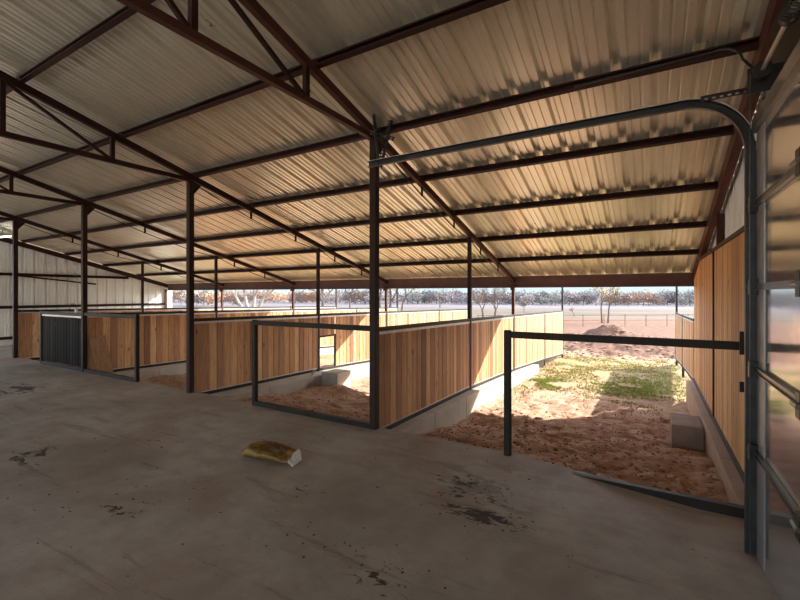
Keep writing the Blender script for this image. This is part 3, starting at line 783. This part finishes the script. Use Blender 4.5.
# ------------------------------------------------------------------ loose mud clods on the slab and soil
def clods(name, n, region, size, mat, label, cat, zf, seed=3):
    rr = random.Random(seed); g = MB()
    ico = [(0,0,1),(.89,0,.45),(.28,.85,.45),(-.72,.53,.45),(-.72,-.53,.45),(.28,-.85,.45),(.72,.53,-.2),(-.28,.85,-.2),(-.89,0,-.2),(-.28,-.85,-.2),(.72,-.53,-.2)]
    fc = [(0,1,2),(0,2,3),(0,3,4),(0,4,5),(0,5,1),(1,6,2),(2,7,3),(3,8,4),(4,9,5),(5,10,1),(2,6,7),(3,7,8),(4,8,9),(5,9,10),(1,10,6)]
    for k in range(n):
        x, y = region(rr); s = size(rr); z = zf(x, y)
        a = rr.uniform(0, 6.28); ca, sa = math.cos(a), math.sin(a); e = rr.uniform(.6, 1.5); h = rr.uniform(.35, .7)
        vs = []
        for (p, q, r_) in ico:
            j = rr.uniform(.75, 1.2); p, q, r_ = p*e*j, q*j, r_*h*j
            vs.append((x+s*(p*ca-q*sa), y+s*(p*sa+q*ca), z+s*(r_+.15)))
        g.add(vs, fc)
    o = g.build(name, mat); tag(o, label, cat, kind='stuff'); return o
M['mud'] = simple('dried_mud', (.045,.024,.017), (.09,.05,.035), .9, 0, 20, .3)
M['clod'] = simple('soil_clod', (.22,.12,.08), (.44,.28,.20), .95, 0, 6, .4, .1)
def near_slab(rr):
    c = rr.choice([(-1.25,3.35,.35,.25),(-1.05,2.95,.28,.1),(-1.5,2.15,.5,.12),(-.9,3.1,.6,.5),(-3.6,1.7,.8,.5),(-2.2,2.4,1.2,.9),(-5,2.5,2.5,1.0)])
    return rr.gauss(c[0], c[2]), min(4.15, rr.gauss(c[1], c[3]))
clods('mud_crumbs', 200, near_slab, lambda rr: rr.uniform(.003, .009), M['mud'], 'dark dried mud crumbs scattered on the concrete floor', 'mud', slabz)
def in_stall(rr):
    if rr.random() < .6: return rr.uniform(-2.6, .6), 4.32 + abs(rr.gauss(0, 2.2))
    return rr.uniform(-9.4, -3.1), 4.32 + abs(rr.gauss(0, 2.0))
clods('soil_clods', 2600, in_stall, lambda rr: rr.choice((.006,.010,.014,.022))*rr.uniform(.7,1.3), M['clod'], 'loose red soil clods strewn over the dirt in the stalls', 'soil', gz, 5)
def outer(rr):
    return rr.uniform(-5, 4), rr.uniform(17.5, 30)
clods('spoil_clods', 1500, outer, lambda rr: rr.uniform(.03, .09), M['clod'], 'rough clods of tilled soil and spoil beyond the grass', 'soil', gz, 8)

# ------------------------------------------------------------------ grass
def grass(n, region, hgt, mat, label, seed, name='grass_tufts'):
    rr = random.Random(seed); g = MB()
    for k in range(n):
        c = region(rr)
        if c is None: continue
        x, y = c; z = gz(x, y)-.005
        for b_ in range(3):
            h = hgt*rr.uniform(.4, 1.1); a = rr.uniform(0, 6.28); w = .006
            dx, dy = math.cos(a), math.sin(a); lx, ly = rr.uniform(-.4,.4)*h, rr.uniform(-.4,.4)*h
            g.add([(x-dx*w, y-dy*w, z), (x+dx*w, y+dy*w, z), (x+dx*w*.6+lx*.4, y+dy*w*.6+ly*.4, z+h*.6), (x+lx, y+ly, z+h)], [(0,1,2),(0,2,3)])
            x += rr.uniform(-.03,.03); y += rr.uniform(-.03,.03)
    o = g.build(name, mat); tag(o, label, 'grass', kind='stuff')
def gp(rr):
    k = rr.random()
    if k < .22: x, y = rr.gauss(-2.15, .26), rr.gauss(10.6, .7)
    elif k < .62: x, y = rr.gauss(-.35, .55), rr.gauss(10.8, .9)
    else: x, y = rr.uniform(-2.7, .7), rr.uniform(12, 17)
    if x > .7 or x < -2.7 and y < 17: return None
    if noise.noise(Vector((x*1.4, y*1.4, 3))) < -.12: return None
    return x, y
grass(9500, gp, .055, M['grass'], 'short green grass patches in the sunlit paddock outside the open stall', 21)
def dp(rr):
    x, y = rr.uniform(-3.5, 4.5), rr.uniform(11.5, 18.5)
    if noise.noise(Vector((x*.8, y*.8, 8))) < -.1: return None
    return x, y
grass(9000, dp, .06, M['straw'], 'dry straw coloured grass around the green patches in the paddock', 22)

# ------------------------------------------------------------------ far fence, trees
cs, sn = .8601, .5102
def at(px, d, z=-1.0):
    r = (px-400)/420.8*d
    return Vector((cs*r - sn*d, sn*r + cs*d, z))
t = thing('field_fence', tuple(at(620, 34)), 'low rusty pipe and wire fence across the tilled field', 'fence')
pxs = list(range(478, 740, 21))
for px in pxs:
    a = at(px, 34+ (px-600)*.004); g = MB(); g.tube(a-Vector((0,0,.2)), a+Vector((0,0,.98)), .024, 8); g.build('post', M['bark'], t)
a = at(pxs[0], 33.5, 0); b_ = at(pxs[-1], 34.5, 0)
g = MB(); g.tube(a+Vector((0,0,-.08)), b_+Vector((0,0,-.08)), .022, 6); g.tube(a+Vector((0,0,-.5)), b_+Vector((0,0,-.5)), .014, 6); g.build('rail', M['bark'], t)

def branch(g, leaves, p, d, ln, r, depth, rr, spread=.6, leafn=0, up=.15, tip=None):
    segs = 3; pts = [p]; q = p.copy(); dd = d.copy()
    for s in range(segs):
        dd = (dd + Vector((rr.uniform(-1,1), rr.uniform(-1,1), rr.uniform(-.6,1)))*.14 + Vector((0,0,up*.3))).normalized()
        q = q + dd*ln/segs; pts.append(q.copy())
    g.rod(pts, [r*(1-.4*k/segs) for k in range(segs+1)], 5 if depth > 1 else 4)
    if depth <= 1 and leafn:
        for k in range(leafn):
            c = pts[rr.randrange(1, 4)] + Vector([rr.gauss(0, ln*.22) for _ in range(3)]); s = rr.uniform(.05, .11)
            a = Vector([rr.uniform(-1,1) for _ in range(3)]).normalized(); b = a.orthogonal().normalized()
            leaves.add([c-a*s, c+b*s*.7, c+a*s, c-b*s*.7], [(0,1,2,3)])
    if depth == 0: return
    n = rr.choice((2,3,3)) if depth > 1 else 3
    for k in range(n):
        az = rr.uniform(0, 2*PI); o_ = dd.orthogonal().normalized(); o_.rotate(Matrix.Rotation(az, 3, dd))
        nd = (dd*(1-spread*.4) + o_*spread*rr.uniform(.6,1.2) + Vector((0,0,up))).normalized()
        st = pts[-1] if k < 2 else pts[2]
        branch(g, leaves, st, nd, ln*rr.uniform(.6,.8), r*.6, depth-1, rr, spread, leafn, up)
def tree(px, d, h, r, label, depth=4, seed=1, leafn=0, leafmat=None, trunks=1, spread=.6, lean=0, bark='bark', name='bare_tree', trunkfrac=.3, sep=.4, up=.12, z=-1.0):
    rr = random.Random(seed); base = at(px, d, z); base.z = gz(base.x, base.y, False); t = thing(name, tuple(base), label, 'tree')
    g = MB(); lv = MB()
    for k in range(trunks):
        off = (k-(trunks-1)/2)*sep
        b = base + Vector((cs*off, sn*off, -.3))
        dirv = Vector((cs*(lean+off*.25), sn*(lean+off*.25), 1)).normalized()
        tl = h*trunkfrac+.3
        tp = b+dirv*tl
        g.rod([b, b+dirv*tl*.5, tp], [r*1.25, r, r*.85], 7)
        for j in range(3 if spread > .3 else 2):
            az = rr.uniform(0, 2*PI); o_ = dirv.orthogonal().normalized(); o_.rotate(Matrix.Rotation(az+j*2.1, 3, dirv))
            branch(g, lv, tp, (dirv+o_*spread).normalized(), h*.27, r*.62, depth-1, rr, spread, leafn, up)
    g.build('trunk_and_branches', M[bark], t)
    if leafn: lv.build('leaves', M[leafmat], t)
    return t
tree(489, 48, 4.2, .12, 'leafless grey tree with spreading twigs, seen between the second and third posts', 5, 4, trunks=2, sep=1.2, trunkfrac=.2)
tree(385, 58, 5.6, .20, 'thick trunked tree with thinning yellow leaves, just right of the tall foreground post', 4, 6, 5, 'yellow', trunks=2, sep=1.1, name='yellowing_tree')
tree(401, 60, 5.0, .13, 'slim curving tree with yellow leaves, right of the thick trunked one', 4, 9, 5, 'yellow', lean=.15, name='yellowing_tree')
tree(323, 78, 9, .30, 'large leafless tree with wide arching limbs behind the low feed gap', 5, 13, spread=.95, trunkfrac=.16, up=.05)
tree(250, 95, 11, .34, 'pale many stemmed leafless tree fanning out beyond the left stalls', 5, 15, trunks=4, sep=1.3, spread=.55, bark='bark_pale', trunkfrac=.22)
tree(605, 38, 3.3, .075, 'twin trunked tree with sparse yellow leaves beside the field fence', 4, 22, 1, 'yellow', trunks=2, sep=.5, trunkfrac=.42, name='yellowing_tree')
tree(574, 52, 1.5, .05, 'small leafless shrub left of the twin trunked tree', 4, 25, spread=.9, trunkfrac=.2, name='bare_shrub')
tree(524, 66, 2.4, .05, 'russet leafy shrub in the pale field right of the grey tree', 4, 28, 10, 'twigs_brown', spread=.6, trunkfrac=.15, name='russet_shrub')
tree(350, 85, 7, .14, 'slender leafless tree right of the large arching one', 4, 31, trunkfrac=.3)
tree(440, 95, 5, .12, 'small distant leafless tree in the gap above the sunlit fence', 4, 37, trunkfrac=.3)

# distant wood: individual trees, shared meshes
def crown_mesh(name, mat, seed, w=1.0, h=1.0):
    rr = random.Random(seed); g = MB()
    for b_ in range(4):
        cx, cy, cz = rr.gauss(0,.28)*w, rr.gauss(0,.28)*w, rr.uniform(.34,.66)*h; s = rr.uniform(.24,.38)
        for k in range(150):
            a = Vector([rr.gauss(0,1) for _ in range(3)]).normalized()*s*rr.uniform(.4,1.12)
            c = Vector((cx+a.x*w, cy+a.y*w, max(.10, cz+a.z*h*1.1))); q = rr.uniform(.02,.055)
            u = Vector([rr.uniform(-1,1) for _ in range(3)]).normalized(); v = u.orthogonal().normalized()
            g.add([c-u*q, c+v*q, c+u*q, c-v*q], [(0,1,2,3)])
    me = bpy.data.meshes.new(name); me.from_pydata(g.v, [], g.f); me.materials.append(M[mat]); me.update(); return me
def trunk_mesh():
    g = MB(); g.rod([(0,0,-.05),(.01,0,.3),(0,.01,.6)], [.02,.016,.008], 6)
    for a in range(5):
        g.rod([(0,0,.25+.05*a), (.18*math.cos(a*2.4), .18*math.sin(a*2.4), .5+.06*a), (.26*math.cos(a*2.4), .26*math.sin(a*2.4), .72+.03*a)], [.010,.006,.003], 4)
    me = bpy.data.meshes.new('trunk'); me.from_pydata(g.v, [], g.f); me.materials.append(M['bark']); me.update(); return me
tm = trunk_mesh()
cm = {k: [crown_mesh('crown', k, s+i, 1.1) for i in range(2)] for s, k in enumerate(('twigs', 'twigs_brown', 'twigs_orange', 'evergreen'))}
lab = {'twigs': ('grey leafless tree in the distant wood along the horizon', 'grey trees of the distant wood'),
       'twigs_brown': ('brownish tree in the distant wood along the horizon', 'brown trees of the distant wood'),
       'twigs_orange': ('russet autumn tree in the distant wood along the horizon', 'russet trees of the distant wood'),
       'evergreen': ('dull green tree in the distant wood along the horizon', 'green trees of the distant wood')}
rr = random.Random(77)
def wood_tree(px, d, h, kind, wide=1.0):
    b = at(px, d, 0); b.z = gz(b.x, b.y, False) - .05; o = bpy.data.objects.new('distant_tree', None); C.objects.link(o); o.location = b
    o.scale = (h*wide, h*wide, h); o.rotation_euler = (0,0,rr.uniform(0,6.28)); tag(o, lab[kind][0], 'tree', lab[kind][1])
    c = bpy.data.objects.new('crown', rr.choice(cm[kind])); C.objects.link(c); c.parent = o
    c = bpy.data.objects.new('trunk', tm); C.objects.link(c); c.parent = o
px = 150
while px < 730:
    k = rr.random()
    if px < 330: kind = 'twigs_orange' if k < .4 else 'twigs_brown' if k < .7 else 'twigs' if k < .9 else 'evergreen'
    elif 585 < px < 665: kind = 'twigs_brown' if k < .45 else 'twigs_orange' if k < .6 else 'twigs'
    else: kind = 'twigs' if k < .74 else 'twigs_brown' if k < .88 else 'evergreen'
    d = rr.uniform(150, 200); wood_tree(px, d, rr.uniform(4.6, 6.3)*(.92 if px < 345 else 1), kind, rr.uniform(1.0,1.35))
    if rr.random() < .85:
        wood_tree(px+rr.uniform(-3,3), d+28, rr.uniform(5.6, 7.0)*(.85 if px < 345 else 1), 'twigs' if rr.random() < .7 else kind, 1.15)
    px += rr.uniform(3.8, 5.6)
# a nearer autumn clump at the far left
for px_, d_, h_, k_ in ((172,100,4.2,'twigs_orange'),(181,104,5.2,'twigs_brown'),(197,98,4.0,'evergreen'),(204,96,4.8,'twigs_orange'),(212,101,5.0,'twigs_orange'),(236,105,4.6,'twigs_brown')):
    wood_tree(px_, d_, h_*.78, k_, 1.2)

# ------------------------------------------------------------------ light
sd = Vector((1.03, 1.50, 1.0)).normalized()
w = bpy.data.worlds.new('sky'); sc.world = w; w.use_nodes = True; nt = w.node_tree
bg = nt.nodes['Background']; sk = nt.nodes.new('ShaderNodeTexSky'); sk.sky_type = 'NISHITA'; sk.sun_disc = False
sk.sun_elevation = math.asin(sd.z); sk.sun_rotation = math.atan2(sd.x, sd.y); sk.air_density = 1.0; sk.dust_density = 1.2; sk.ozone_density = 1.2
hz = mix(nt, .6, sk.outputs[0], (1.8,1.8,1.75))      # thin winter haze
nt.links.new(hz, bg.inputs[0]); sxy = N(nt, 'ShaderNodeSeparateXYZ'); L(nt, N(nt, 'ShaderNodeTexCoord').outputs['Generated'], sxy.inputs[0])
el = rng(nt, sxy.outputs[2], .02, .16)
low = mix(nt, rng(nt, sxy.outputs[2], -.01, .02), (.70,.80,.82), (.62,.83,.88))
fin = mix(nt, el, low, hz); nt.links.new(fin, bg.inputs[0])
bg.inputs[1].default_value = .34
sl = bpy.data.lights.new('sun', 'SUN'); sl.energy = 4.35; sl.angle = .009; sl.color = (1.0,.93,.82)
so = bpy.data.objects.new('sun', sl); C.objects.link(so); so.rotation_euler = sd.to_track_quat('Z', 'Y').to_euler()

# ------------------------------------------------------------------ camera
cam = bpy.data.cameras.new('camera'); co = bpy.data.objects.new('camera', cam); C.objects.link(co); sc.camera = co
co.location = (0, 0, 1.62); co.rotation_euler = (PI/2, 0, .5354)
cam.sensor_width = 36; cam.lens = 420.8/800*36; cam.shift_y = -6/800; cam.clip_start = .02; cam.clip_end = 2000
sc.view_settings.view_transform = 'Standard'; sc.view_settings.look = 'None'; sc.view_settings.gamma = 1; sc.view_settings.use_curve_mapping = False
sc.view_settings.exposure = 1.92
sc.cycles.max_bounces = 12; sc.cycles.diffuse_bounces = 8; sc.cycles.glossy_bounces = 6
